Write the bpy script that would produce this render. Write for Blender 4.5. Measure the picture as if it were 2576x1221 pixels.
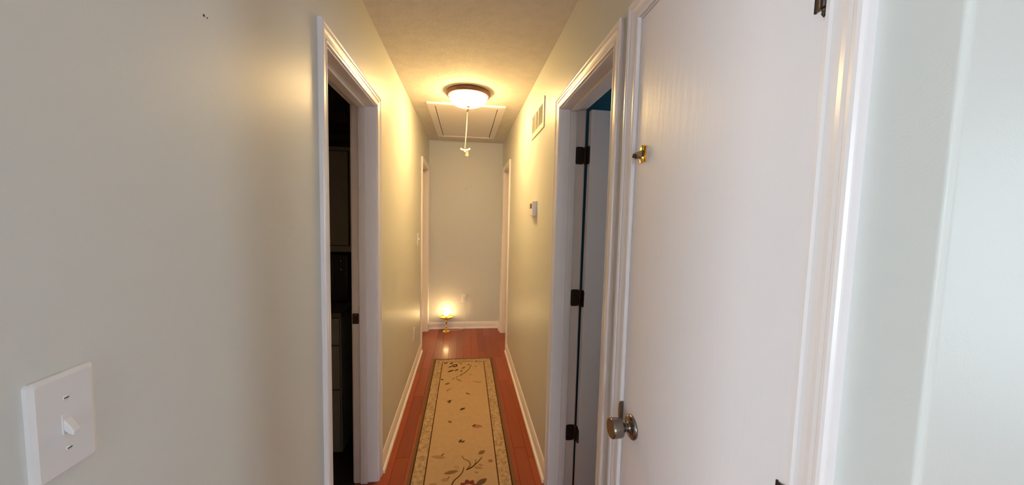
import bpy, bmesh, math, random
import numpy as np
from mathutils import Matrix, Vector

random.seed(7)
SC = bpy.context.scene
COL = SC.collection
for o in list(bpy.data.objects):
    bpy.data.objects.remove(o, do_unlink=True)

# ------------------------------------------------------------------ camera
CAM_H = 1.499
F_PX, YAW, PITCH, ROLL = 895.2996, -0.131403273, 0.0732987662, 0.0232911966
def cam_matrix():
    cy, sy, cp, sp, cr, sr = math.cos(YAW), math.sin(YAW), math.cos(PITCH), math.sin(PITCH), math.cos(ROLL), math.sin(ROLL)
    Ry = np.array([[cy, 0, sy], [0, 1, 0], [-sy, 0, cy]])
    Rx = np.array([[1, 0, 0], [0, cp, -sp], [0, sp, cp]])
    Rz = np.array([[cr, -sr, 0], [sr, cr, 0], [0, 0, 1]])
    M = Rz @ Rx @ Ry
    b = lambda v: Vector((v[0], v[2], -v[1]))
    r, u, k = b(M[0]), -b(M[1]), -b(M[2])
    m = Matrix((r, u, k)).transposed().to_4x4()
    m.translation = Vector((0, 0, CAM_H))
    return m
cd = bpy.data.cameras.new('camera')
cam = bpy.data.objects.new('camera', cd)
COL.objects.link(cam)
cd.sensor_fit = 'HORIZONTAL'
cd.sensor_width = 36.0
cd.lens = F_PX / 2576.0 * 36.0
cd.clip_start = 0.01
cam.matrix_world = cam_matrix()
SC.camera = cam

# ------------------------------------------------------------------ sky, exposure
SKY = 15.5
W = bpy.data.worlds.new('overcast_sky')
SC.world = W
W.use_nodes = True
bg = W.node_tree.nodes['Background']
bg.inputs[0].default_value = (0.77, 0.925, 1.0, 1)
bg.inputs[1].default_value = SKY
SC.view_settings.view_transform = 'Standard'
SC.view_settings.look = 'None'
SC.view_settings.exposure = 0.0
SC.view_settings.gamma = 1.0
SC.view_settings.use_curve_mapping = False

LAMP_STR = 105.0
BULB_STR = 62.0
LAMP_COL = (1.0, 0.65, 0.25)

# the rooms: x right, y down the hall, z up
XL, XR, T = -0.468, 0.473, 0.12      # hall wall faces, wall thickness
YF = 4.68                            # far wall
H = 2.44
HEAD = 2.048                         # underside of door heads
YC = 0.294                           # right hall corner
YLE = 0.22                          # unseen left wall end, placed to shape daylight on the closet door
YB = -3.7                            # living room back wall
LX0, LX1 = -2.5, 3.2

def portal(name, loc, rot, sx, sy):
    l = bpy.data.lights.new(name, 'AREA')
    l.shape = 'RECTANGLE'; l.size = sx; l.size_y = sy
    l.cycles.is_portal = True
    o = bpy.data.objects.new(name, l)
    o.location = loc; o.rotation_euler = rot
    COL.objects.link(o)
WINS = [(-1, LX0, -1.75, -0.45), (1, LX1, -1.65, -1.00)]   # unseen living room windows, made up for daylight: side, wall face, y range
WZ0, WZ1 = 0.45, 2.15
for s, x, a, b in WINS:
    portal('window_daylight', (x + s * .02, (a + b) / 2, (WZ0 + WZ1) / 2), (math.radians(90), 0, math.radians(-90 if s < 0 else 90)), b - a, WZ1 - WZ0)
portal('window_daylight', (-.025, YB - .02, (WZ0 + WZ1) / 2), (math.radians(90), 0, math.radians(180)), .85, WZ1 - WZ0)
portal('bath_daylight', (2.42, 1.45, 1.6), (math.radians(90), 0, math.radians(90)), 0.5, 0.6)

# ------------------------------------------------------------------ materials
def new_mat(name, base, rough=0.5, metal=0.0, spec=0.5, coat=0.0, coat_r=0.1, trans=0.0, emis=None, estr=0.0,
            bump=None, vary=None):
    """bump = (scale, strength, distance, stretch xyz); vary = (scale, other colour, amount, stretch)"""
    m = bpy.data.materials.new(name)
    m.use_nodes = True
    nt = m.node_tree
    p = nt.nodes['Principled BSDF']
    p.inputs['Base Color'].default_value = (*base, 1)
    p.inputs['Roughness'].default_value = rough
    p.inputs['Metallic'].default_value = metal
    p.inputs['Specular IOR Level'].default_value = spec
    p.inputs['Coat Weight'].default_value = coat
    p.inputs['Coat Roughness'].default_value = coat_r
    p.inputs['Transmission Weight'].default_value = trans
    if emis:
        p.inputs['Emission Color'].default_value = (*emis, 1)
        p.inputs['Emission Strength'].default_value = estr
    tc = nt.nodes.new('ShaderNodeTexCoord')
    def noise(scale, stretch, detail=3):
        mp = nt.nodes.new('ShaderNodeMapping')
        mp.inputs['Scale'].default_value = stretch
        nt.links.new(tc.outputs['Object'], mp.inputs['Vector'])
        n = nt.nodes.new('ShaderNodeTexNoise')
        n.inputs['Scale'].default_value = scale
        n.inputs['Detail'].default_value = detail
        nt.links.new(mp.outputs[0], n.inputs['Vector'])
        return n
    if vary:
        n = noise(vary[0], vary[3], 4)
        r = nt.nodes.new('ShaderNodeMapRange')
        r.inputs['From Min'].default_value = 0.38; r.inputs['From Max'].default_value = 0.68
        r.inputs['To Max'].default_value = vary[2]
        nt.links.new(n.outputs['Fac'], r.inputs['Value'])
        mx = nt.nodes.new('ShaderNodeMix'); mx.data_type = 'RGBA'
        mx.inputs['A'].default_value = (*base, 1); mx.inputs['B'].default_value = (*vary[1], 1)
        nt.links.new(r.outputs[0], mx.inputs['Factor'])
        nt.links.new(mx.outputs['Result'], p.inputs['Base Color'])
    if bump:
        n = noise(bump[0], bump[3], 4)
        b = nt.nodes.new('ShaderNodeBump')
        b.inputs['Strength'].default_value = bump[1]; b.inputs['Distance'].default_value = bump[2]
        nt.links.new(n.outputs['Fac'], b.inputs['Height'])
        nt.links.new(b.outputs[0], p.inputs['Normal'])
        if coat: nt.links.new(b.outputs[0], p.inputs['Coat Normal'])
    return m
M = {}
M['wall'] = new_mat('greige_wall_paint', (0.63, 0.632, 0.605), 0.42, spec=0.4, bump=(260, 0.10, 0.002, (1, 1, 1)))
M['teal'] = new_mat('teal_wall_paint', (0.02, 0.13, 0.19), 0.45)
M['ceil'] = new_mat('textured_ceiling', (0.74, 0.70, 0.65), 0.8, spec=0.2, bump=(60, 0.35, 0.006, (1, 1, 1)),
                    vary=(16, (0.64, 0.60, 0.55), 0.55, (1, 1, 1)))
M['trim'] = new_mat('white_trim_gloss', (0.82, 0.765, 0.77), 0.28, spec=0.5, bump=(90, 0.05, 0.002, (1, 1, 0.1)))
M['door'] = new_mat('white_door_paint', (0.81, 0.755, 0.765), 0.36, spec=0.5, bump=(70, 0.22, 0.003, (1, 1, 0.12)))
M['wood'] = new_mat('red_brown_floor_boards', (0.28, 0.046, 0.014), 0.42, spec=0.35, coat=0.2, coat_r=0.16,
                    vary=(14, (0.24, 0.045, 0.016), 0.9, (2.2, 0.16, 1)), bump=(60, 0.05, 0.001, (1, 0.05, 1)))
M['wood2'] = new_mat('red_brown_floor_boards_dark', (0.24, 0.038, 0.012), 0.42, spec=0.35, coat=0.2, coat_r=0.16,
                     vary=(14, (0.20, 0.036, 0.013), 0.9, (2.2, 0.16, 1)), bump=(60, 0.05, 0.001, (1, 0.05, 1)))
M['wood3'] = new_mat('red_brown_floor_boards_light', (0.32, 0.056, 0.018), 0.42, spec=0.35, coat=0.2, coat_r=0.16,
                     vary=(14, (0.30, 0.06, 0.02), 0.9, (2.2, 0.16, 1)), bump=(60, 0.05, 0.001, (1, 0.05, 1)))
M['bronze'] = new_mat('dark_bronze', (0.055, 0.035, 0.028), 0.42, metal=0.7, bump=(120, 0.1, 0.001, (1, 1, 1)))
M['rim'] = new_mat('oil_rubbed_rim', (0.15, 0.06, 0.035), 0.42, metal=0.35)
M['nickel'] = new_mat('satin_nickel', (0.26, 0.225, 0.20), 0.25, metal=1.0, bump=(300, 0.04, 0.0005, (1, 1, 1)))
M['brass'] = new_mat('polished_brass', (0.83, 0.58, 0.16), 0.17, metal=1.0)
M['plastic'] = new_mat('white_plastic', (0.72, 0.70, 0.71), 0.33, spec=0.5)
M['vent'] = new_mat('cream_vent_enamel', (0.74, 0.71, 0.66), 0.4)
M['ventback'] = new_mat('tan_vent_filter', (0.40, 0.34, 0.24), 0.8)
M['darkface'] = new_mat('dark_brown_metal_face', (0.045, 0.032, 0.022), 0.45, metal=0.2)
M['crate'] = new_mat('near_black_brown_wood', (0.035, 0.018, 0.010), 0.7)  # brown lowered to imitate the darkness around the crate
M['darkfloor'] = new_mat('dark_vinyl_floor', (0.025, 0.014, 0.010), 0.6)  # shade of the unlit room put into the floor colour
M['darkwall'] = new_mat('deep_grey_wall_paint', (0.06, 0.055, 0.05), 0.6)  # near-black colour stands in for the room's lack of light
M['dark'] = new_mat('dark_recess', (0.02, 0.018, 0.016), 0.8)
M['cab'] = new_mat('grey_cabinet_paint', (0.24, 0.235, 0.20), 0.45)  # cabinet colour darkened to imitate the room's shade
M['black'] = new_mat('black_enamel', (0.02, 0.02, 0.02), 0.4)
M['brown'] = new_mat('brown_wood', (0.12, 0.06, 0.03), 0.6, vary=(20, (0.07, 0.035, 0.018), 0.8, (0.2, 1, 1)))
M['counter'] = new_mat('dark_worktop', (0.10, 0.095, 0.085), 0.35)
M['cord'] = new_mat('white_cord', (0.75, 0.72, 0.66), 0.6)
M['bell'] = new_mat('clear_plastic_bell', (0.9, 0.88, 0.82), 0.15, trans=0.85, spec=0.5)
M['lampglass'] = new_mat('lit_frosted_glass', (0.9, 0.85, 0.75), 0.35, emis=LAMP_COL, estr=LAMP_STR)
M['bulb'] = new_mat('lit_bulb', (0.9, 0.85, 0.75), 0.3, emis=(1.0, 0.68, 0.30), estr=BULB_STR)
M['rug'] = new_mat('tan_rug_pile', (0.50, 0.335, 0.195), 0.95, spec=0.1, bump=(900, 0.5, 0.002, (1, 1, 1)),
                   vary=(30, (0.46, 0.305, 0.175), 0.7, (1, 1, 1)))
M['rugborder'] = new_mat('beige_rug_border', (0.50, 0.35, 0.215), 0.95, spec=0.1, bump=(120, 0.5, 0.003, (1, 0.6, 1)),
                         vary=(55, (0.27, 0.165, 0.075), 0.85, (1, 0.8, 1)))
M['rugline'] = new_mat('dark_rug_line', (0.075, 0.03, 0.015), 0.95, spec=0.1)
M['rugbind'] = new_mat('grey_brown_binding', (0.19, 0.105, 0.055), 0.95, spec=0.1, bump=(500, 0.4, 0.002, (1, 1, 1)))
M['rug_d'] = new_mat('dark_brown_pile', (0.085, 0.038, 0.018), 0.95, spec=0.1)
M['rug_o'] = new_mat('olive_pile', (0.21, 0.118, 0.048), 0.95, spec=0.1)
M['rug_k'] = new_mat('grey_olive_pile', (0.14, 0.082, 0.045), 0.95, spec=0.1)
M['rug_t'] = new_mat('pale_tan_pile', (0.36, 0.21, 0.10), 0.95, spec=0.1)
M['rug_m'] = new_mat('mauve_pile', (0.44, 0.25, 0.17), 0.95, spec=0.1)
M['rug_r'] = new_mat('brick_red_pile', (0.40, 0.14, 0.075), 0.95, spec=0.1)
M['rug_b'] = new_mat('burgundy_pile', (0.19, 0.045, 0.035), 0.95, spec=0.1)
M['rug_c'] = new_mat('dusty_pink_pile', (0.50, 0.29, 0.19), 0.95, spec=0.1)
# window glass: mostly clear, a little reflective
gm = bpy.data.materials.new('window_glass'); gm.use_nodes = True
nt = gm.node_tree; nt.nodes.remove(nt.nodes['Principled BSDF'])
mxs = nt.nodes.new('ShaderNodeMixShader'); mxs.inputs[0].default_value = 0.06
tr = nt.nodes.new('ShaderNodeBsdfTransparent'); gl = nt.nodes.new('ShaderNodeBsdfGlossy'); gl.inputs['Roughness'].default_value = 0.02
nt.links.new(tr.outputs[0], mxs.inputs[1]); nt.links.new(gl.outputs[0], mxs.inputs[2])
nt.links.new(mxs.outputs[0], nt.nodes['Material Output'].inputs[0])
M['glass'] = gm

# ------------------------------------------------------------------ builders
def tag(o, label=None, cat=None, group=None, kind=None):
    if label: o['label'] = label
    if cat: o['category'] = cat
    if group: o['group'] = group
    if kind: o['kind'] = kind
    return o
def empty(name, loc=(0, 0, 0), parent=None):
    o = bpy.data.objects.new(name, None)
    o.empty_display_size = 0.05
    COL.objects.link(o)
    o.location = loc
    if parent: o.parent = parent
    return o
class MB:
    def __init__(s): s.v = []; s.f = []; s.sm = []
    def box(s, x0, x1, y0, y1, z0, z1):
        n = len(s.v)
        s.v += [(x0, y0, z0), (x1, y0, z0), (x1, y1, z0), (x0, y1, z0), (x0, y0, z1), (x1, y0, z1), (x1, y1, z1), (x0, y1, z1)]
        for q in ((0, 3, 2, 1), (4, 5, 6, 7), (0, 1, 5, 4), (1, 2, 6, 5), (2, 3, 7, 6), (3, 0, 4, 7)):
            s.f.append(tuple(n + i for i in q)); s.sm.append(False)
        return s
    def loft(s, a, b, caps=True, smooth=False):
        """two matching closed loops of 3-D points"""
        n = len(s.v); k = len(a)
        s.v += list(a) + list(b)
        for i in range(k):
            j = (i + 1) % k
            s.f.append((n + i, n + j, n + k + j, n + k + i)); s.sm.append(smooth)
        if caps:
            s.f.append(tuple(n + i for i in range(k - 1, -1, -1))); s.sm.append(False)
            s.f.append(tuple(n + k + i for i in range(k))); s.sm.append(False)
        return s
    def lathe(s, prof, origin, axis='z', seg=32, smooth=True):
        """prof: (radius, height) pairs"""
        n = len(s.v); o = Vector(origin)
        for r, hgt in prof:
            for i in range(seg):
                t = 2 * math.pi * i / seg; a, b = r * math.cos(t), r * math.sin(t)
                p = (a, b, hgt) if axis == 'z' else ((hgt, a, b) if axis == 'x' else (a, hgt, b))
                s.v.append(tuple(o + Vector(p)))
        for k in range(len(prof) - 1):
            for i in range(seg):
                j = (i + 1) % seg
                s.f.append((n + k * seg + i, n + k * seg + j, n + (k + 1) * seg + j, n + (k + 1) * seg + i)); s.sm.append(smooth)
        for k, rev in ((0, True), (len(prof) - 1, False)):
            if prof[k][0] > 1e-6:
                q = [n + k * seg + i for i in range(seg)]
                s.f.append(tuple(q[::-1] if rev else q)); s.sm.append(False)
        return s
    def tube(s, pts, r, seg=10):
        pts = [Vector(p) for p in pts]; n = len(s.v)
        u = None
        for k, p in enumerate(pts):
            d = (pts[min(k + 1, len(pts) - 1)] - pts[max(k - 1, 0)]).normalized()
            u = d.orthogonal().normalized() if u is None else (u - d * u.dot(d)).normalized()
            w = d.cross(u)
            for i in range(seg):
                t = 2 * math.pi * i / seg
                s.v.append(tuple(p + r * (math.cos(t) * u + math.sin(t) * w)))
        for k in range(len(pts) - 1):
            # match ring phase
            for i in range(seg):
                j = (i + 1) % seg
                s.f.append((n + k * seg + i, n + k * seg + j, n + (k + 1) * seg + j, n + (k + 1) * seg + i)); s.sm.append(True)
        s.f.append(tuple(n + i for i in range(seg))); s.sm.append(False)
        s.f.append(tuple(n + (len(pts) - 1) * seg + i for i in range(seg))); s.sm.append(False)
        return s
    def build(s, name, mat, parent=None, bevel=0.0, bseg=2, loc=None):
        me = bpy.data.meshes.new(name)
        v = s.v
        if loc: v = [(a - loc[0], b - loc[1], c - loc[2]) for a, b, c in v]
        me.from_pydata(v, [], s.f)
        for p, q in zip(me.polygons, s.sm): p.use_smooth = q
        bm = bmesh.new(); bm.from_mesh(me)
        bmesh.ops.recalc_face_normals(bm, faces=bm.faces)
        if bevel > 0:
            es = [e for e in bm.edges if len(e.link_faces) == 2 and e.calc_face_angle(0) > 0.6]
            bmesh.ops.bevel(bm, geom=es, offset=bevel, segments=bseg, affect='EDGES', profile=0.6)
        bm.to_mesh(me); bm.free()
        me.materials.append(M[mat] if isinstance(mat, str) else mat)
        o = bpy.data.objects.new(name, me)
        COL.objects.link(o)
        if loc: o.location = loc
        if parent:
            o.parent = parent
            if not loc:                      # keep world coordinates under a moved parent
                o.matrix_parent_inverse = Matrix.Translation(-Vector(parent.location)) if parent.type == 'EMPTY' else Matrix.Identity(4)
        return o
def struct(o): o['kind'] = 'structure'; return o
def B(*a): return MB().box(*a)

# ------------------------------------------------------------------ shell: openings as (y0, y1) clear widths
DL = (1.292, 1.965)          # dark room door, left wall
DB = (1.140, 1.800)          # teal room door, right wall
DC = (0.434, 0.965)          # closet door, right wall
DFL = (3.951, 4.567)         # far left doorway
DFR = (3.887, 4.455)         # far right doorway
JT = 0.018
CAS_L = {DL: (1.287, 1.970), DFL: (3.946, 4.572)}
CAS_R = {DB: (1.135, 1.805), DC: (0.432, 0.968), DFR: (3.882, 4.460)}

def wall_y(name, x0, x1, y0, y1, openings, mat='wall', first=None):
    mb = MB(); y = y0
    for a, b in sorted(openings):
        a2, b2 = a - JT, b + JT
        mb.box(x0, x1, y, a2, 0, H)
        mb.box(x0, x1, a2, b2, HEAD + JT, H)
        y = b2
    mb.box(x0, x1, y, y1, 0, H)
    return struct(mb.build(name, mat))
wall_left = wall_y('wall_left', XL - T, XL, YLE, YF + T, [DL, DFL])
# right wall with a rounded corner where the hall opens to the living room
mb = MB(); r = 0.007
loop = [(XR + r - r * math.cos(t), YC + r - r * math.sin(t)) for t in [i * math.pi / 16 for i in range(9)]]
loop = loop + [(XR + T, YC), (XR + T, DC[0] - JT), (XR, DC[0] - JT)]
mb.loft([(a, b, 0) for a, b in loop], [(a, b, H) for a, b in loop])
y = DC[0] - JT
for a, b in (DC, DB, DFR):
    if a > DC[0]: mb.box(XR, XR + T, y, a - JT, 0, H)
    mb.box(XR, XR + T, a - JT, b + JT, HEAD + JT, H); y = b + JT
mb.box(XR, XR + T, y, YF + T, 0, H)
wall_right = struct(mb.build('wall_right', 'wall'))
wall_far = struct(B(XL, XR, YF, YF + T, 0, H).build('wall_far', 'wall'))
struct(B(XR + T, LX1, YC, YC + T, 0, H).build('wall_front_right', 'wall'))
struct(B(LX0, XL - T, YLE, YLE + T, 0, H).build('wall_front_left', 'wall'))
BWX = (-.45, .40)  # opening added in the unseen back wall to light the jambs
struct(MB().box(LX0 - T, BWX[0], YB - T, YB, 0, H).box(BWX[1], LX1 + T, YB - T, YB, 0, H).box(*BWX, YB - T, YB, 0, WZ0).box(*BWX, YB - T, YB, WZ1, H).build('wall_back', 'wall'))
w = struct(empty('window_4', (-.05, YB, WZ0)))
MB().box(*BWX, YB - .09, YB - .03, WZ0, WZ0 + .05).box(*BWX, YB - .09, YB - .03, WZ1 - .05, WZ1).box(BWX[0], BWX[0] + .05, YB - .09, YB - .03, WZ0 + .05, WZ1 - .05).box(BWX[1] - .05, BWX[1], YB - .09, YB - .03, WZ0 + .05, WZ1 - .05).build('window_frame', 'trim', w)
B(BWX[0] + .05, BWX[1] - .05, YB - .08, YB - .04, 1.405, 1.445).build('meeting_rail', 'trim', w)
for z0, z1 in ((WZ0 + .05, 1.405), (1.445, WZ1 - .05)): B(BWX[0] + .05, BWX[1] - .05, YB - .062, YB - .058, z0, z1).build('pane', 'glass', w)
for n, (s, x, a, b) in enumerate(WINS):
    xa, xb = sorted((x, x + s * T)); ye = (YLE if s < 0 else YC) + T
    mb = MB().box(xa, xb, YB, a, 0, H).box(xa, xb, b, ye, 0, H).box(xa, xb, a, b, 0, WZ0).box(xa, xb, a, b, WZ1, H)
    struct(mb.build('wall_living_left' if s < 0 else 'wall_living_right', 'wall'))
    w = struct(empty('window_%d' % (n + 1), (x, (a + b) / 2, WZ0)))
    fa, fb = sorted((x + s * .03, x + s * .09))
    f = MB().box(fa, fb, a, b, WZ0, WZ0 + .05).box(fa, fb, a, b, WZ1 - .05, WZ1)
    f.box(fa, fb, a, a + .05, WZ0 + .05, WZ1 - .05).box(fa, fb, b - .05, b, WZ0 + .05, WZ1 - .05)
    f.build('window_frame', 'trim', w)
    mz = (WZ0 + WZ1) / 2
    B(fa + .01, fb - .01, a + .05, b - .05, mz - .02, mz + .02).build('meeting_rail', 'trim', w)
    for z0, z1 in ((WZ0 + .05, mz - .02), (mz + .02, WZ1 - .05)):
        B(x + s * .06 - .002, x + s * .06 + .002, a + .05, b - .05, z0, z1).build('pane', 'glass', w)
# dark room behind the left wall
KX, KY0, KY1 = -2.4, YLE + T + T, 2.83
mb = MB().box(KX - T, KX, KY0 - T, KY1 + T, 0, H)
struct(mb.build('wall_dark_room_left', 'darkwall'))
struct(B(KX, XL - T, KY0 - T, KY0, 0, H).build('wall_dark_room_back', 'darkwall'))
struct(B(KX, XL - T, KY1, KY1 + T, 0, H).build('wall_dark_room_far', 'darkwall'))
# teal bathroom behind the right wall
BX, BY0, BY1 = 2.4, 1.02, 1.98
struct(B(XR + T, BX + T, BY1, BY1 + T, 0, H).build('wall_teal_far', 'teal'))
struct(B(XR + T + .5, BX + T, BY0 - .06, BY0, 0, H).build('wall_teal_back', 'teal'))
struct(B(XR + T, XR + T + .5, BY0 - .06, BY0, 0, H).build('wall_closet_far', 'teal'))
struct(MB().box(BX, BX + T, BY0, 1.2, 0, H).box(BX, BX + T, 1.7, BY1, 0, H).box(BX, BX + T, 1.2, 1.7, 0, 1.3).box(BX, BX + T, 1.2, 1.7, 1.9, H).build('wall_teal_right', 'teal'))
w = struct(empty('window_3', (BX + .06, 1.45, 1.3)))  # unseen, added to bring cool light into the bathroom
MB().box(BX + .03, BX + .08, 1.2, 1.7, 1.3, 1.34).box(BX + .03, BX + .08, 1.2, 1.7, 1.86, 1.9).box(BX + .03, BX + .08, 1.2, 1.24, 1.34, 1.86).box(BX + .03, BX + .08, 1.66, 1.7, 1.34, 1.86).build('window_frame', 'trim', w)
B(BX + .05, BX + .054, 1.24, 1.66, 1.34, 1.86).build('pane', 'glass', w)
# thin teal skin on the bathroom side of the hall wall
struct(MB().box(XR + T, XR + T + .006, DB[1] + .075, BY1, 0, H).box(XR + T, XR + T + .006, BY0, DB[0] - .075, 0, H).box(XR + T, XR + T + .006, DB[0] - .075, DB[1] + .075, HEAD + .075, H).build('wall_teal_left', 'teal'))
# closet behind the white door
struct(B(XR + T + .45, XR + T + .5, YC + T, BY0 - .06, 0, H).build('wall_closet_back', 'wall'))
struct(B(LX0 - T, LX1 + T, YB - T, YF + T + .1, H, H + .1).build('ceiling', 'ceil'))

# ------------------------------------------------------------------ floor and planks
fl = MB()
fl.box(LX0 - T, LX1 + T, YB - T, 0.30, -0.06, 0)
fl.box(LX0 - T, XL - JT, KY1 + T, YF + T, -0.06, 0).box(XL - T, XL - JT, 0.30, KY1 + T, -0.06, 0)
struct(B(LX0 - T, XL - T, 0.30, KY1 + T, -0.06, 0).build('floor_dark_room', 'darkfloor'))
fl.box(XR + JT, LX1 + T, 0.30, YF + T, -0.06, 0)
fl.box(XL - JT, XR + JT, 0.30, YF + T, -0.06, -0.012)
floor = struct(fl.build('floor', 'wood'))
pw = 0.0826; px0 = XL - JT
ncol = 12
pw = (XR + JT - px0) / ncol
cache = {}
for c in range(ncol):
    y = 0.302 - random.random() * 0.0
    first = True
    while y < YF - 0.001:
        L = random.choice((0.55, 0.75, 0.95, 1.15))
        if first: L = 0.25 + 0.13 * ((c * 5) % 7); first = False
        L = min(L, YF + .02 - y)
        if YF - (y + L) < 0.12: L = YF + .02 - y
        key = round(L, 3)
        mats = random.choice(('wood', 'wood', 'wood2', 'wood3'))
        if (key, mats) not in cache:
            g = 0.0004
            o = B(g, pw - g, g, L - g, -0.012, 0).build('plank', mats, floor, bevel=0.0009, bseg=1)
            cache[(key, mats)] = o.data
        else:
            o = bpy.data.objects.new('plank', cache[(key, mats)]); COL.objects.link(o); o.parent = floor
        o.location = (px0 + c * pw, y, random.uniform(-0.0002, 0.0002))
        y += L

# ------------------------------------------------------------------ casings, jambs, doors
PROF = [(0, 0), (0, .0075), (.002, .0095), (.008, .0105), (.012, .0088), (.017, .0086), (.026, .0100), (.034, .0125),
        (.040, .0130), (.043, .0155), (.048, .0168), (.053, .0165), (.0565, .0145), (.057, .012), (.057, 0)]
def casing(parent, xf, s, y0, y1, zi=HEAD + .005, legs=True, zb=0.0):
    pt = lambda w, t, yy, zz: (xf + s * t, yy, zz)
    a = [(xf + s * t, y0 - w, zb) for w, t in PROF]; b = [(xf + s * t, y0 - w, zi + w) for w, t in PROF]
    MB().loft(a, b).build('casing_side', 'trim', parent)
    a = [(xf + s * t, y1 + w, zb) for w, t in PROF]; b = [(xf + s * t, y1 + w, zi + w) for w, t in PROF]
    MB().loft(a, b).build('casing_side', 'trim', parent)
    a = [(xf + s * t, y0 - w, zi + w) for w, t in PROF]; b = [(xf + s * t, y1 + w, zi + w) for w, t in PROF]
    MB().loft(a, b).build('casing_head', 'trim', parent)
def jambs(parent, x0, x1, y0, y1):
    B(x0, x1, y0 - JT, y0, 0, HEAD).build('jamb_side', 'trim', parent, .0015, 2)
    B(x0, x1, y1, y1 + JT, 0, HEAD).build('jamb_side', 'trim', parent, .0015, 2)
    B(x0, x1, y0 - JT, y1 + JT, HEAD, HEAD + JT).build('jamb_head', 'trim', parent, .0015, 2)
def stops(parent, x0, x1, y0, y1):
    t = .011
    B(x0, x1, y0, y0 + t, 0, HEAD - t).build('door_stop', 'trim', parent, .002, 2)
    B(x0, x1, y1 - t, y1, 0, HEAD - t).build('door_stop', 'trim', parent, .002, 2)
    B(x0, x1, y0, y1, HEAD - t, HEAD).build('door_stop', 'trim', parent, .002, 2)
def rrect(cy, cz, w, hgt, r, n=5):
    pts = []
    for sx, sz, a0 in ((1, 1, 0), (-1, 1, 90), (-1, -1, 180), (1, -1, 270)):
        for i in range(n + 1):
            t = math.radians(a0 + 90 * i / n)
            pts.append((cy + sx * (w / 2 - r) + r * math.cos(t), cz + sz * (hgt / 2 - r) + r * math.sin(t)))
    return pts

# left doorway to the dark room
d1 = struct(empty('door_1', (XL, (DL[0] + DL[1]) / 2, 0)))
casing(d1, XL, 1, *CAS_L[DL]); casing(d1, XL - T, -1, *CAS_L[DL])
jambs(d1, XL - T - .002, XL + .002, *DL); stops(d1, XL - .087, XL - .050, *DL)
sp = MB(); lp = rrect(XL - .108, .932, .034, .058, .006)
sp.loft([(a, DL[1] + .001, b) for a, b in lp], [(a, DL[1] - .0015, b) for a, b in lp])
st = sp.build('strike_plate', 'bronze', d1)
B(XL - .117, XL - .101, DL[1] - .0022, DL[1] - .001, .922, .942).build('latch_hole', 'dark', st)
for dz in (.023, -.023):
    MB().lathe([(.0035, 0), (.003, -.001), (0, -.001)], (XL - .109, DL[1] - .0016, .932 + dz), 'y', 12).build('screw', 'nickel', st)
# the open leaf of the dark room, swung back behind the wall
lf = B(XL - T - .62, XL - T - .02, DL[0] - .052, DL[0] - .017, .012, HEAD - .004).build('door_leaf', 'door', d1, .002)

# far doorways with closed leaves set deep in the jambs
for nm, D, xf, s, cas, lab in (('door_4', DFL, XL, 1, CAS_L[DFL], 'l'), ('door_5', DFR, XR, -1, CAS_R[DFR], 'r')):
    d = struct(empty(nm, (xf, (D[0] + D[1]) / 2, 0)))
    casing(d, xf, s, *cas)
    xa, xb = sorted((xf - s * (T + .002), xf + s * .002))
    jambs(d, xa, xb, *D)
    sa, sb = sorted((xf - s * .046, xf - s * .078)); stops(d, sa, sb, *D)
    la, lb = sorted((xf - s * .079, xf - s * .114))
    leaf = B(la, lb, D[0] + .003, D[1] - .003, .012, HEAD - .004).build('door_leaf', 'door', d, .002)
    MB().lathe([(.03, 0), (.03, .006), (.012, .012), (.011, .03), (.026, .038), (.028, .05), (.02, .06), (0, .062)] if s > 0 else
               [(.03, 0), (.03, -.006), (.012, -.012), (.011, -.03), (.026, -.038), (.028, -.05), (.02, -.06), (0, -.062)],
               (xf - s * .079, D[0] + .07, .93), 'x', 24).build('door_knob', 'nickel', leaf)

# right doorway to the teal room, its leaf swung open inside
d2 = struct(empty('door_2', (XR, (DB[0] + DB[1]) / 2, 0)))
casing(d2, XR, -1, *CAS_R[DB]); casing(d2, XR + T + .006, 1, *CAS_R[DB])
jambs(d2, XR - .002, XR + T + .010, *DB); stops(d2, XR + .050, XR + .082, *DB)
PX, PY = XR + T + .014, DB[1] - .001            # hinge pin
lfo = B(PX + .008, PX + .636, PY - .041, PY - .006, .012, HEAD - .006)
leaf = lfo.build('door_leaf', 'door', d2, .002, loc=(PX, PY, HEAD / 2))
leaf.parent = None; leaf.parent = d2
leaf.matrix_parent_inverse = Matrix.Translation(-Vector(d2.location))
leaf.rotation_euler = (0, math.radians(.22), math.radians(1.5))
for zc in (1.819, 1.077, .332):
    hp = empty('hinge', (PX, PY, zc), d2); hp.matrix_parent_inverse = Matrix.Translation(-Vector(d2.location))
    bpy.context.view_layer.update()
    def hb(m, name, mat='bronze', bev=0.0):
        o = m.build(name, mat, None, bev); o.parent = hp; o.matrix_parent_inverse = Matrix.Translation(-Vector((PX, PY, zc))); return o
    # leaf on the jamb
    lp = rrect(XR + T - .014, zc, .046, .089, .012)
    m = MB().loft([(a, DB[1] + .001, b) for a, b in lp], [(a, DB[1] - .0022, b) for a, b in lp]); hb(m, 'hinge_plate')
    # leaf on the door edge
    lp = rrect(PY - .024, zc, .034, .089, .010)
    m = MB().loft([(PX + .010, a, b) for a, b in lp], [(PX + .0045, a, b) for a, b in lp]); hb(m, 'hinge_plate')
    hb(MB().lathe([(0, -.047), (.004, -.046), (.0062, -.044), (.0062, .044), (.004, .046), (0, .047)], (PX, PY - .003, zc), 'z', 14), 'hinge_barrel')
    for a, b in ((XR + T - .026, .030), (XR + T - .030, 0), (XR + T - .026, -.030)):
        hb(MB().lathe([(.0038, 0), (.0034, -.0012), (0, -.0008)], (a, DB[1] - .0022, zc + b), 'y', 12), 'screw', 'dark')

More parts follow.
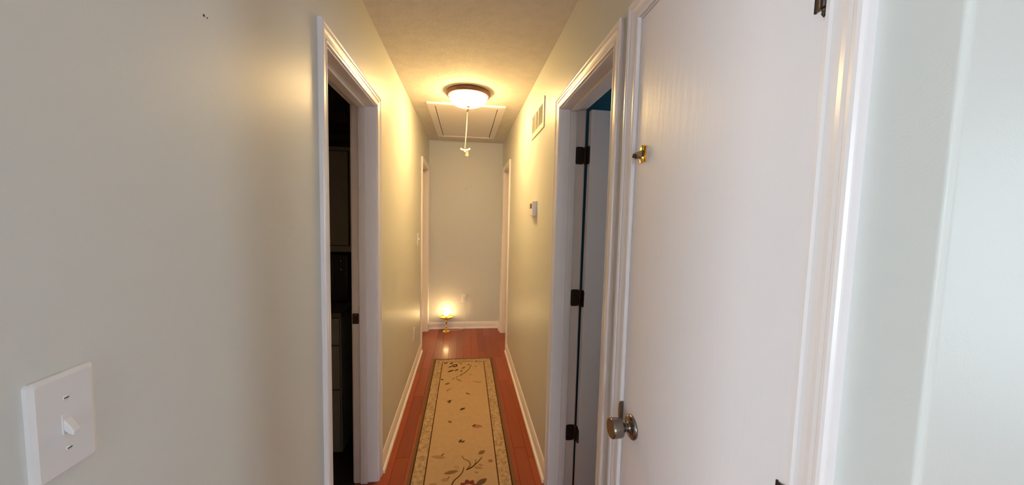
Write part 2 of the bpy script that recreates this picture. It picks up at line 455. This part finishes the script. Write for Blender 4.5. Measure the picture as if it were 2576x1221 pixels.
# closet door, flush in its frame, opening to the hall
d3 = struct(empty('door_3', (XR, (DC[0] + DC[1]) / 2, 0)))
casing(d3, XR, -1, *CAS_R[DC])
jambs(d3, XR - .001, XR + T, *DC)
stops(d3, XR + .038, XR + .07, *DC)
leaf3 = B(XR - .001, XR + .034, DC[0] + .0025, DC[1] - .0025, .012, HEAD - .003).build('door_leaf', 'door', d3, .0015)
# knob
ky, kz = .905, .917
kn = empty('door_knob', (XR - .001, ky, kz), d3); kn.matrix_parent_inverse = Matrix.Translation(-Vector(d3.location))
def kb(m, name, mat='nickel'):
    o = m.build(name, mat); o.parent = kn; o.matrix_parent_inverse = Matrix.Translation(-Vector((XR - .001, ky, kz))); return o
X0 = XR - .001
kb(MB().lathe([(.033, 0), (.0335, -.002), (.0335, -.005), (.031, -.0075), (.022, -.0105), (.0135, -.013), (.0135, -.016), (0, -.016)], (X0, ky, kz), 'x', 40), 'rose')
kb(MB().lathe([(.0125, -.012), (.0115, -.020), (.012, -.026), (.019, -.030), (.0255, -.034), (.0268, -.039), (.0275, -.056), (.0272, -.062), (.0255, -.0645)], (X0, ky, kz), 'x', 40), 'knob_body')
kb(MB().lathe([(.0255, -.0640), (.0235, -.0632), (.021, -.0628), (0, -.0628)], (X0, ky, kz), 'x', 40), 'knob_face', 'darkface')
# curved strike lip on the jamb beside the knob
m = MB(); pts = []
for i in range(13):
    t = math.pi * i / 12; pts.append((DC[1] + .0005 + .0105 * math.sin(t), kz + .012 - .031 * math.cos(t)))
pts = pts + [(DC[1] - .0015, pts[-1][1]), (DC[1] - .0015, pts[0][1])]
m.loft([(X0 - .0002, a, b) for a, b in pts], [(X0 - .0105, a, b) for a, b in pts])
m.build('strike_lip', 'nickel', d3, .0007, 1)
# brass flip latch near the top of the door
ly, lz = .920, 1.673
lt = empty('flip_latch', (XR, ly, lz), d3); lt.matrix_parent_inverse = Matrix.Translation(-Vector(d3.location))
def lb_(m, name, mat='brass', bev=.0006):
    o = m.build(name, mat, None, bev, 1); o.parent = lt; o.matrix_parent_inverse = Matrix.Translation(-Vector((XR, ly, lz))); return o
lb_(B(X0 - .003, X0, ly - .020, ly + .014, lz - .021, lz + .021), 'latch_plate')
lb_(MB().tube([(X0 - .007, ly - .012, lz + .022), (X0 - .007, ly - .012, lz - .022)], .0046, 12), 'latch_barrel')
lb_(B(X0 - .0125, X0 - .006, ly - .018, ly + .024, lz - .0085, lz + .0085), 'latch_arm', 'darkface')
lb_(MB().lathe([(.0055, 0), (.0065, -.003), (.0055, -.009), (0, -.010)], (X0 - .008, ly + .024, lz), 'x', 14), 'latch_button', 'darkface')
lb_(MB().lathe([(.004, 0), (.0035, -.002), (0, -.002)], (X0 - .003, ly + .004, lz + .012), 'x', 12), 'screw')
lb_(MB().lathe([(.004, 0), (.0035, -.002), (0, -.002)], (X0 - .003, ly + .004, lz - .012), 'x', 12), 'screw')
# closet hinges on the near edge
for zc in (1.829, 1.068, .30):
    hp = empty('hinge', (XR, DC[0], zc), d3); hp.matrix_parent_inverse = Matrix.Translation(-Vector(d3.location))
    def hb(m, name, mat='bronze', bev=.0004):
        o = m.build(name, mat, None, bev, 1); o.parent = hp; o.matrix_parent_inverse = Matrix.Translation(-Vector((XR, DC[0], zc))); return o
    hb(B(X0 - .0025, X0 + .0002, DC[0] + .004, DC[0] + .0165, zc - .044, zc + .044), 'hinge_plate', 'nickel')
    hb(MB().lathe([(0, -.047), (.004, -.0465), (.0058, -.0445), (.0058, .0445), (.004, .0465), (0, .047)], (X0 - .0055, DC[0] + .001, zc), 'z', 14), 'hinge_barrel')
    hb(MB().lathe([(.0042, -.047), (.0026, -.050), (.0032, -.053), (0, -.058)], (X0 - .0055, DC[0] + .001, zc), 'z', 12), 'hinge_finial')
    hb(B(X0 - .003, X0 + .0002, DC[0] + .0155, DC[0] + .0185, zc - .0445, zc + .0445), 'hinge_edge')

# ------------------------------------------------------------------ baseboards
BP = [(0, 0), (.012, 0), (.012, .062), (.0105, .066), (.0105, .070), (.008, .078), (.0055, .086), (.004, .090), (0, .090)]
SP = [(.012, 0), (.026, 0), (.0258, .006), (.024, .012), (.020, .0165), (.016, .018), (.012, .018)]
def base(name, kind, a, b, at, s):
    if kind == 'y': f = lambda t, z, q: (at + s * t, q, z)
    else: f = lambda t, z, q: (q, at + s * t, z)
    o = struct(MB().loft([f(t, z, a) for t, z in BP], [f(t, z, b) for t, z in BP]).build(name, 'trim'))
    MB().loft([f(t, z, a) for t, z in SP], [f(t, z, b) for t, z in SP]).build('shoe_molding', 'trim', o)
base('baseboard_left', 'y', 2.027, 3.889, XL, 1)
base('baseboard_right', 'y', 1.862, 3.825, XR, -1)
base('baseboard_right_end', 'y', 4.517, YF, XR, -1)
base('baseboard_left_end', 'y', 4.629, YF, XL, 1)
base('baseboard_far', 'x', XL + .012, XR - .012, YF, -1)
base('baseboard_left_near', 'y', YLE, 1.230, XL, 1)

# nail marks in the walls
for p, nx in (((XL, .730, 1.844), 1),):
    MB().lathe([(.0022, 0), (.002, .001), (0, .001)], p, 'x', 10).build('nail', 'bronze', wall_left)
    B(XL - .001, XL + .0004, .7375, .740, 1.8435, 1.8455).build('paint_chip', 'dark', wall_left)
MB().lathe([(.004, 0), (.003, -.002), (0, -.002)], (-.004, YF, 1.84), 'y', 10).build('nail', 'rug_k', wall_far)

# ------------------------------------------------------------------ ceiling light
CL = (0.010, 2.82)
cl = tag(empty('ceiling_light', (CL[0], CL[1], H)), 'lit flush ceiling light with dark bronze rim and frosted glass bowl', 'ceiling light')
MB().lathe([(.10, 0), (.156, 0), (.166, -.004), (.169, -.014), (.168, -.026), (.162, -.034), (.150, -.038), (.146, -.036), (.146, -.028), (.10, -.022)],
           (CL[0], CL[1], H), 'z', 48).build('rim', 'rim', cl)
bp = []
for i in range(11):
    t = math.radians(90 * i / 10); bp.append((.1440 * math.cos(t) ** .62 if i < 10 else 0.0, -.034 - .074 * math.sin(t)))
bowl = MB().lathe([(.138, -.024)] + bp, (0, 0, 0), 'z', 40).build('glass_bowl', 'lampglass')
bowl.parent = cl; bowl.rotation_euler = (0, math.radians(-3.5), 0)      # tilted low at left to throw more light on the ceiling
MB().lathe([(.016, -.106), (.015, -.112), (.008, -.115), (.007, -.120), (.011, -.126), (.008, -.134), (0, -.140)], (CL[0], CL[1], H), 'z', 20).build('finial', 'rim', cl)

# ------------------------------------------------------------------ attic hatch
ah = tag(empty('attic_hatch', (0, 3.72, H)), 'white framed attic hatch panel in the ceiling with a hanging pull cord', 'hatch')
HX0, HX1, HY0, HY1 = -.335, .330, 3.115, 4.400
tw = .060; tz = H - .016
for nm, b in (('trim_board', (HX0, HX1, HY0, HY0 + tw)), ('trim_board', (HX0, HX1, HY1 - tw, HY1)), ('trim_board', (HX0, HX0 + tw, HY0 + tw, HY1 - tw)), ('trim_board', (HX1 - tw, HX1, HY0 + tw, HY1 - tw))):
    B(*b, tz, H).build(nm, 'trim', ah, .002)
B(HX0 + tw + .0065, HX1 - tw - .0065, HY0 + tw + .005, HY1 - tw - .005, H - .009, H - .001).build('hatch_panel', 'trim', ah, .0008)
B(HX0 + tw - .001, HX1 - tw + .001, HY0 + tw - .001, HY1 - tw + .001, H - .0014, H + .001).build('gap_shadow_board', 'dark', ah)
c0 = (.005, 3.285)
MB().lathe([(.009, 0), (.009, -.003), (.004, -.005), (.0035, -.014), (0, -.015)], (c0[0], c0[1], H - .009), 'z', 14).build('cord_eyelet', 'nickel', ah)
MB().tube([(c0[0], c0[1], H - .02), (c0[0] - .006, c0[1], 2.27), (-.0125, c0[1], 2.10)], .0045, 8).build('pull_cord', 'cord', ah)
hd = MB(); hd.tube([(-.052, c0[1], 2.097), (-.040, c0[1], 2.089), (-.012, c0[1], 2.083), (.018, c0[1], 2.089), (.034, c0[1], 2.100)], .0085, 12)
hd.build('pull_handle', 'cord', ah)
MB().lathe([(.006, 2.083), (.009, 2.074), (.007, 2.066), (0, 2.064)], (-.0125, c0[1], 0), 'z', 12).build('cord_knot', 'cord', ah)
MB().lathe([(.004, 2.080), (.012, 2.072), (.016, 2.055), (.020, 2.030), (.022, 2.024), (.019, 2.024), (.015, 2.050), (.010, 2.068), (.004, 2.076)], (.006, c0[1] + .002, 0), 'z', 20).build('clear_bell', 'bell', ah)

# ------------------------------------------------------------------ wall vent, thermostat, switches, outlets
wv = tag(empty('wall_vent', (XR, 2.39, 2.15)), 'white return air vent high on the right wall', 'vent')
VY0, VY1, VZ0, VZ1 = 2.185, 2.600, 2.052, 2.240
xv = XR - .007
for b in ((VY0, VY1, VZ0, VZ0 + .036), (VY0, VY1, VZ1 - .036, VZ1), (VY0, VY0 + .036, VZ0 + .036, VZ1 - .036), (VY1 - .036, VY1, VZ0 + .036, VZ1 - .036)):
    B(xv, XR, *b).build('vent_frame', 'vent', wv, .0025)
B(XR - .0015, XR - .0005, VY0 + .03, VY1 - .03, VZ0 + .03, VZ1 - .03).build('vent_back', 'ventback', wv)
for yy in (2.345, 2.44):
    B(xv + .001, XR - .001, yy, yy + .014, VZ0 + .036, VZ1 - .036).build('vent_bar', 'vent', wv, .001, 1)
nl = 12
for i in range(nl):
    z = VZ0 + .036 + (i + .5) * (VZ1 - VZ0 - .072) / nl
    a = [(xv + .002, z - .003), (xv + .003, z - .0036), (XR - .001, z + .0028), (XR - .001, z + .0040)]
    MB().loft([(p, VY0 + .036, q) for p, q in a], [(p, VY1 - .036, q) for p, q in a]).build('louver', 'vent', wv)
for yy in (VY0 + .018, VY1 - .018):
    MB().lathe([(.005, 0), (.004, -.002), (0, -.002)], (xv, yy, (VZ0 + VZ1) / 2), 'x', 12).build('screw', 'vent', wv)

th = tag(empty('thermostat', (XR, 2.4, 1.55)), 'small white thermostat box on the right wall below the vent', 'thermostat')
B(XR - .004, XR, 2.342, 2.520, 1.496, 1.606).build('back_plate', 'plastic', th, .0015)
B(XR - .030, XR - .004, 2.350, 2.470, 1.504, 1.604).build('thermostat_body', 'plastic', th, .004)
B(XR - .022, XR - .004, 2.470, 2.508, 1.510, 1.585).build('side_cover', 'plastic', th, .003)
B(XR - .0305, XR - .029, 2.375, 2.445, 1.555, 1.588).build('display', 'brown', th)

ls = tag(empty('light_switch', (XL, .4655, 1.245)), 'white toggle light switch plate on the near left wall', 'light switch')
pl = rrect(.4655, 1.245, .068, .121, .004)
q = rrect(.4655, 1.245, .058, .111, .004)
MB().loft([(XL, a, b) for a, b in pl], [(XL + .0045, a, b) for a, b in pl], caps=False).loft([(XL + .0045, a, b) for a, b in pl], [(XL + .0068, a, b) for a, b in q]).build('switch_plate', 'plastic', ls)
B(XL + .006, XL + .0074, .4600, .4710, 1.233, 1.257).build('toggle_slot', 'plastic', ls, .0005, 1)
tg = [(XL + .006, 1.238), (XL + .006, 1.252), (XL + .010, 1.247), (XL + .0175, 1.236), (XL + .0165, 1.231), (XL + .011, 1.233)]
MB().loft([(a, .4615, b) for a, b in tg], [(a, .4695, b) for a, b in tg]).build('toggle', 'plastic', ls, .0012, 2)
for dz in (.0305, -.0305):
    MB().lathe([(.0034, 0), (.003, .0012), (0, .0014)], (XL + .0066, .4655, 1.245 + dz), 'x', 14).build('screw', 'plastic', ls)
    B(XL + .0078, XL + .0083, .4630, .4680, 1.245 + dz - .0005, 1.245 + dz + .0005).build('screw_slot', 'dark', ls)

s2 = tag(empty('light_switch', (XL, 3.63, 1.25)), 'white toggle switch plate beside the far left doorway', 'light switch')
pl = rrect(3.63, 1.25, .072, .117, .005); q = rrect(3.63, 1.25, .064, .109, .005)
MB().loft([(XL, a, b) for a, b in pl], [(XL + .003, a, b) for a, b in pl], caps=False).loft([(XL + .003, a, b) for a, b in pl], [(XL + .006, a, b) for a, b in q]).build('switch_plate', 'plastic', s2)
B(XL + .006, XL + .016, 3.626, 3.634, 1.245, 1.262).build('toggle', 'plastic', s2, .0015)

def outlet(wall, c, lab):
    o = tag(empty('wall_outlet', c), lab, 'outlet')
    if wall == 'far': f = lambda t, u, z: (c[0] + u, c[1] - t, c[2] + z)
    else: f = lambda t, u, z: (c[0] + t, c[1] + u, c[2] + z)
    pl = rrect(0, 0, .072, .117, .005); q = rrect(0, 0, .064, .109, .005)
    MB().loft([f(0, a, b) for a, b in pl], [f(.003, a, b) for a, b in pl], caps=False).loft([f(.003, a, b) for a, b in pl], [f(.006, a, b) for a, b in q]).build('outlet_plate', 'plastic', o)
    for dz in (.0195, -.0195):
        r1 = rrect(0, dz, .033, .028, .010)
        s_ = MB().loft([f(.005, a, b) for a, b in r1], [f(.008, a, b) for a, b in r1]).build('socket', 'plastic', o)
        for du in (-.006, .006):
            r2 = rrect(du, dz + .003, .002, .008, .0005, 1)
            MB().loft([f(.0078, a, b) for a, b in r2], [f(.0083, a, b) for a, b in r2]).build('slot', 'dark', s_)
    return o
outlet('far', (-.004, YF, .405), 'white outlet low on the far wall with the lamp cord plugged in')
outlet('left', (XL, 3.375, .37), 'white outlet low on the left wall near the far left doorway')

# ------------------------------------------------------------------ small brass lamp on the floor
LX, LY = -.226, 4.555
bl = tag(empty('brass_lamp', (LX, LY, 0)), 'small lit brass lamp with round bulb standing on the floor by the far wall', 'lamp')
MB().lathe([(.048, 0), (.050, .004), (.046, .010), (.030, .016), (.018, .022), (.013, .030), (0, .030)], (LX, LY, 0), 'z', 32).build('lamp_base', 'brass', bl)
MB().lathe([(.013, .028), (.008, .036), (.007, .050), (.012, .058), (.013, .064), (.008, .072), (.006, .100), (.009, .118), (.014, .126), (.010, .134), (.008, .150), (.010, .160), (0, .160)], (LX, LY, 0), 'z', 24).build('lamp_stem', 'brass', bl)
# leafy dish of petals under the bulb
npet = 10
for i in range(npet):
    a = 2 * math.pi * i / npet
    m = MB(); ra, rb = [], []
    rows = [(.008, .158, .006), (.030, .166, .016), (.055, .176, .020), (.076, .186, .015), (.088, .193, .004)]
    top = []; bot = []
    for rr, zz, ww in rows:
        for s in (-1, 0, 1):
            x_, y_ = rr, s * ww
            px_, py_ = x_ * math.cos(a) - y_ * math.sin(a), x_ * math.sin(a) + y_ * math.cos(a)
            top.append((LX + px_, LY + py_, zz + (0.003 if s else 0.0)))
            bot.append((LX + px_, LY + py_, zz - .0015 + (0.003 if s else 0.0)))
    n = len(m.v); m.v += top + bot; k = len(top)
    for r_ in range(len(rows) - 1):
        for c_ in range(2):
            i0 = r_ * 3 + c_
            m.f.append((i0, i0 + 1, i0 + 4, i0 + 3)); m.sm.append(True)
            m.f.append((k + i0, k + i0 + 3, k + i0 + 4, k + i0 + 1)); m.sm.append(True)
        for c_ in (0, 2):
            i0 = r_ * 3 + c_; m.f.append((i0, i0 + 3, k + i0 + 3, k + i0)); m.sm.append(False)
    m.f.append((12, 13, k + 13, k + 12)); m.sm.append(False); m.f.append((13, 14, k + 14, k + 13)); m.sm.append(False)
    m.build('petal', 'brass', bl)
MB().lathe([(.0, .158), (.040, .166), (.070, .182), (.084, .198), (.0835, .1995), (.068, .185), (.030, .172), (0, .170)], (LX, LY, 0), 'z', 32).build('dish', 'brass', bl)
MB().lathe([(.013, .168), (.013, .200), (.010, .203), (0, .203)], (LX, LY, 0), 'z', 20).build('bulb_holder', 'brass', bl)
gp = [(.011, .198)] + [(  .033 * math.sin(math.radians(t)), .238 - .033 * math.cos(math.radians(t))) for t in range(25, 180, 12)] + [(0, .271)]
MB().lathe(gp, (LX, LY, 0), 'z', 28).build('bulb', 'bulb', bl)
# its cord
cp = [(-.004, YF - .012, .386), (-.004, YF - .045, .375), (.004, YF - .050, .33), (.016, YF - .035, .22), (.020, YF - .034, .10), (.010, YF - .040, .03), (-.03, YF - .060, .006), (-.09, YF - .10, .005), (-.15, YF - .10, .005), (-.19, LY + .045, .006)]
def smooth(pts, n=8):
    out = []; P_ = [Vector(p) for p in pts]
    for i in range(len(P_) - 1):
        p0, p1, p2, p3 = P_[max(i - 1, 0)], P_[i], P_[i + 1], P_[min(i + 2, len(P_) - 1)]
        for j in range(n):
            t = j / n
            out.append(.5 * ((2 * p1) + (p2 - p0) * t + (2 * p0 - 5 * p1 + 4 * p2 - p3) * t * t + (3 * p1 - p0 - 3 * p2 + p3) * t ** 3))
    out.append(P_[-1]); return out
MB().tube(smooth(cp), .0028, 8).build('lamp_cord', 'brass' if False else 'cord', bl)
B(-.016, .008, YF - .034, YF - .008, .374, .400).build('plug', 'cord', bl, .003)

# ------------------------------------------------------------------ runner rug
RW, RY0, RY1, RT = .302, 1.22, 3.655, .008
rg = tag(empty('runner_rug', (0, (RY0 + RY1) / 2, 0)), 'long tan floral runner rug with beige border and dark edge lines', 'rug')
xo = -.002
def frame(name, mat, w0, w1, z1, ny=None):
    """a band of the rug between half widths w1 (inner) and w0 (outer)"""
    d0, d1 = RW - w0, RW - w1
    m = MB()
    m.box(xo - w0, xo - w1, RY0 + d0, RY1 - d0, .0005, z1).box(xo + w1, xo + w0, RY0 + d0, RY1 - d0, .0005, z1)
    m.box(xo - w1, xo + w1, RY0 + d0, RY0 + d1, .0005, z1).box(xo - w1, xo + w1, RY1 - d1, RY1 - d0, .0005, z1)
    return m.build(name, mat, rg)
frame('binding', 'rugbind', RW, .286, .0055)
frame('edge_line', 'rugline', .286, .278, .0075)
frame('border', 'rugborder', .278, .211, RT)
frame('inner_line', 'rugline', .211, .204, RT - .0004)
dd = RW - .204
B(xo - .204, xo + .204, RY0 + dd, RY1 - dd, .0005, RT).build('field', 'rug', rg)
STEMS=[
  ('d',[(0.0112, 2.0233), (0.0014, 1.9792), (-0.0206, 1.9459), (-0.0421, 1.9213), (-0.0546, 1.8892), (-0.0639, 1.8543)]),
  ('d',[(0.1213, 2.0997), (0.0864, 2.0499), (0.0533, 2.0149), (0.0242, 1.9992)]),
  ('o',[(0.0844, 2.0853), (0.0742, 2.0382), (0.0474, 2.0072)]),
  ('o',[(0.0001, 2.1252), (0.0094, 2.0971), (0.0392, 2.072), (0.0493, 2.0407), (0.0329, 2.0086)]),
  ('d',[(-0.1134, 2.157), (-0.1273, 2.1375), (-0.1445, 2.1255)]),
  ('o',[(-0.0682, 1.9545), (-0.0812, 1.9366)]),
  ('d',[(0.0783, 3.4832), (0.0547, 3.3857), (0.0171, 3.3088), (-0.0162, 3.2695), (-0.0278, 3.2362)]),
  ('d',[(-0.0488, 3.2379), (-0.0629, 3.2055)]),
  ('o',[(-0.0748, 3.2065), (-0.1, 3.1692)]),
  ('o',[(-0.105, 3.0038), (-0.1387, 2.9607)]),
  ('o',[(0.0841, 3.1222), (0.1187, 3.1067), (0.1591, 3.0971)]),
]
LEAVES=[
  ('o',(0.1011, 2.1292),(0.1431, 2.1631),0.55),
  ('o',(-0.103, 1.9796),(-0.0216, 1.9956),0.22),
  ('k',(0.0782, 1.8721),(0.1411, 1.9182),0.45),
  ('t',(-0.1872, 2.1365),(-0.1021, 2.1169),0.3),
  ('t',(-0.1166, 1.9325),(-0.0725, 1.9281),0.5),
  ('m',(-0.0456, 2.0373),(-0.0162, 2.0135),0.6),
  ('t',(0.0727, 1.9761),(0.0954, 1.9699),0.5),
  ('t',(0.0679, 2.0177),(0.1199, 2.0042),0.25),
  ('t',(-0.1793, 1.9054),(-0.136, 1.901),0.3),
  ('t',(0.0977, 2.0359),(0.124, 2.0291),0.6),
  ('d',(-0.0219, 2.2559),(-0.0046, 2.2881),0.5),
  ('d',(-0.0075, 2.2545),(0.0166, 2.2729),0.4),
  ('d',(-0.1268, 2.7834),(-0.088, 2.805),0.35),
  ('d',(-0.1115, 2.7605),(-0.1001, 2.7873),0.5),
  ('d',(-0.0185, 2.6466),(-0.0005, 2.6794),0.45),
  ('d',(-0.0019, 2.6565),(0.0164, 2.6837),0.45),
  ('d',(0.0245, 2.9135),(0.0461, 2.8946),0.5),
  ('o',(0.0378, 2.8987),(0.0643, 2.883),0.35),
  ('o',(-0.1059, 2.5123),(-0.0763, 2.4894),0.5),
  ('o',(-0.139, 2.9583),(-0.1218, 2.9849),0.3),
  ('r',(0.0633, 2.4322),(0.1395, 2.4252),0.5),
  ('d',(0.0688, 2.4268),(0.095, 2.4538),0.2),
  ('o',(-0.1586, 3.0737),(-0.118, 3.1135),0.45),
  ('d',(-0.1937, 3.5273),(-0.1591, 3.5447),0.5),
  ('d',(-0.1316, 3.5069),(-0.1075, 3.5529),0.4),
  ('d',(-0.1441, 3.4309),(-0.1061, 3.466),0.35),
  ('d',(-0.1486, 3.3289),(-0.0889, 3.3747),0.25),
  ('d',(-0.085, 3.349),(-0.0456, 3.386),0.35),
  ('d',(-0.0908, 3.4343),(-0.0641, 3.5097),0.4),
  ('d',(-0.0515, 3.5246),(-0.0353, 3.5314),0.4),
  ('d',(-0.0333, 3.5073),(-0.0124, 3.5137),0.6),
  ('d',(-0.0308, 3.334),(-0.0047, 3.3536),0.4),
  ('d',(0.1158, 3.5525),(0.1396, 3.5713),0.5),
  ('o',(0.0427, 3.4702),(0.0623, 3.5001),0.5),
  ('t',(0.1067, 3.4499),(0.1351, 3.4323),0.6),
  ('t',(0.0534, 3.2571),(0.0808, 3.2584),0.4),
  ('t',(0.1474, 3.5097),(0.174, 3.5157),0.5),
  ('o',(-0.0175, 3.3913),(0.0201, 3.4411),0.3),
  ('t',(-0.0654, 3.186),(-0.0118, 3.1237),0.3),
]
def strip(pts, w, z0, z1):
    m = MB(); P_ = smooth([(a, b, 0) for a, b in pts], 6); n = len(P_)
    L_, R_ = [], []
    for i, p in enumerate(P_):
        d = (P_[min(i + 1, n - 1)] - P_[max(i - 1, 0)]).normalized(); q = Vector((-d.y, d.x, 0)); ww = w * (.55 + .45 * i / n)
        L_.append(p + q * ww); R_.append(p - q * ww)
    m.v = [(p.x, p.y, z1) for p in L_ + R_] + [(p.x, p.y, z0) for p in L_ + R_]
    k = 2 * n
    for i in range(n - 1):
        m.f += [(i, i + 1, n + i + 1, n + i), (k + i, i, i + 1, k + i + 1)[::-1], (n + i, n + i + 1, k + n + i + 1, k + n + i)]
        m.sm += [False] * 3
    return m
def leafshape(a, b, ratio, z0, z1):
    a = Vector((a[0], a[1], 0)); b = Vector((b[0], b[1], 0)); d = b - a; L = d.length; d.normalize(); q = Vector((-d.y, d.x, 0))
    pr = [(0, 0), (.12, .45), (.3, .9), (.5, 1), (.7, .85), (.88, .42), (1, 0), (.88, -.42), (.7, -.85), (.5, -1), (.3, -.9), (.12, -.45)]
    pts = [a + d * L * t + q * L * ratio * .5 * w for t, w in pr]
    return MB().loft([(p.x, p.y, z0) for p in pts], [(p.x, p.y, z1) for p in pts])
ZM = RT + .0012
for c, pts in STEMS: strip(pts, .0042, RT - .002, ZM).build('stem', 'rug_' + c, rg)
for c, a, b, r_ in LEAVES: leafshape(a, b, max(r_, .32), RT - .002, ZM + .0004).build('leaf', 'rug_' + c, rg)
for c, p, r_ in (('r', (.171, 2.0635), .013), ('d', (-.189, 3.176), .011)):
    MB().lathe([(r_, RT - .002), (r_, ZM), (r_ * .5, ZM + .001), (0, ZM + .001)], (p[0], p[1], 0), 'z', 14).build('flower_bud', 'rug_' + c, rg)
for fx, fy, col, fr in ((.036, 1.862, 'b', .052), (-.085, 3.47, 'd', .030)):
    for i in range(8):
        a = 2 * math.pi * i / 8 + .2
        p0 = (fx + fr * .35 * math.cos(a), fy + fr * .42 * math.sin(a)); p1 = (fx + fr * math.cos(a), fy + fr * 1.15 * math.sin(a))
        leafshape(p0, p1, .75, RT - .002, ZM + .001).build('petal', 'rug_' + col, rg)
    MB().lathe([(fr * .5, RT - .002), (fr * .5, ZM), (fr * .2, ZM + .0012), (0, ZM + .0012)], (fx, fy, 0), 'z', 16).build('flower_heart', 'rug_c', rg)

# ------------------------------------------------------------------ cabinets seen in the dark room
bc = tag(empty('base_cabinet', (-1.2, 2.53, 0)), 'grey three drawer base cabinet in the dark room at left', 'cabinet')
CX0, CX1, CY = -1.60, -.744, 2.225
B(CX0, CX1, CY + .02, KY1 - .002, .0, .865).build('cabinet_body', 'cab', bc, .002)
for z0, z1 in ((.02, .407), (.417, .686), (.696, .858)):
    dr = B(CX0 + .004, CX1 - .004, CY, CY + .019, z0, z1).build('drawer', 'cab', bc, .002)
    B((CX0 + CX1) / 2 - .05, (CX0 + CX1) / 2 + .05, CY - .02, CY, z1 - .045, z1 - .033).build('drawer_pull', 'nickel', dr, .003)
wt = tag(B(CX0 - .02, CX1 + .012, CY - .015, KY1, .866, .895).build('worktop', 'counter', None, .003), 'dark worktop slab lying on the base cabinet in the dark room', 'worktop')
wc = tag(empty('wall_cabinet', (-1.2, 2.66, 1.23)), 'grey wall cabinet hanging above the worktop in the dark room', 'cabinet')
B(CX0, CX1, 2.515, KY1, 1.233, 1.93).build('cabinet_body', 'cab', wc, .002)
for x0, x1 in ((CX0 + .02, -1.19), (-1.17, -.775)):
    B(x0 - .006, x1 + .006, 2.511, 2.516, 1.275, 1.906).build('door_gap', 'dark', wc)  # dark plate painted in for the shadow around the door
    dr = B(x0, x1, 2.497, 2.511, 1.281, 1.90).build('cabinet_door', 'cab', wc, .002)
    MB().lathe([(.010, 0), (.006, -.006), (.013, -.018), (.009, -.025), (0, -.026)], (x0 + .05 if x0 > -1.3 else x1 - .05, 2.497, 1.34), 'y', 16).build('knob', 'nickel', dr)
cr = tag(empty('wooden_crate', (-1.15, 2.66, 1.93)), 'dark brown slatted crate standing on top of the wall cabinet', 'crate')
for x0 in (-1.5, -.80):
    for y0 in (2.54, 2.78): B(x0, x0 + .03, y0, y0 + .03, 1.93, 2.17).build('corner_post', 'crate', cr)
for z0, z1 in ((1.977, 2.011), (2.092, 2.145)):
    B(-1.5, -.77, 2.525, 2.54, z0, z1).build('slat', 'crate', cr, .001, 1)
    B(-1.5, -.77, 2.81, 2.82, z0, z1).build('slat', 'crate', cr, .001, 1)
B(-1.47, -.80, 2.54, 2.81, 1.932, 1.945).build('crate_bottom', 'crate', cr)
ov = tag(empty('countertop_oven', (-1.05, 2.62, .895)), 'black boxy appliance with two shiny knobs on the worktop in the dark room', 'appliance')
B(-1.32, -.775, 2.47, 2.80, .908, 1.215).build('oven_body', 'black', ov, .006)
for x0 in (-1.29, -.83):
    for y0 in (2.50, 2.74): MB().lathe([(.014, .895), (.014, .909), (0, .909)], (x0, y0, 0), 'z', 12).build('foot', 'dark', ov)
B(-1.29, -.86, 2.458, 2.472, .930, 1.195).build('oven_door', 'black', ov, .003)
B(-1.26, -.89, 2.448, 2.458, .985, 1.000).build('door_handle', 'nickel', ov, .003)
for zz in (1.178, 1.120):
    MB().lathe([(.012, 0), (.012, -.010), (.010, -.014), (0, -.014)], (-.815, 2.47, zz), 'y', 16).build('knob', 'nickel', ov)
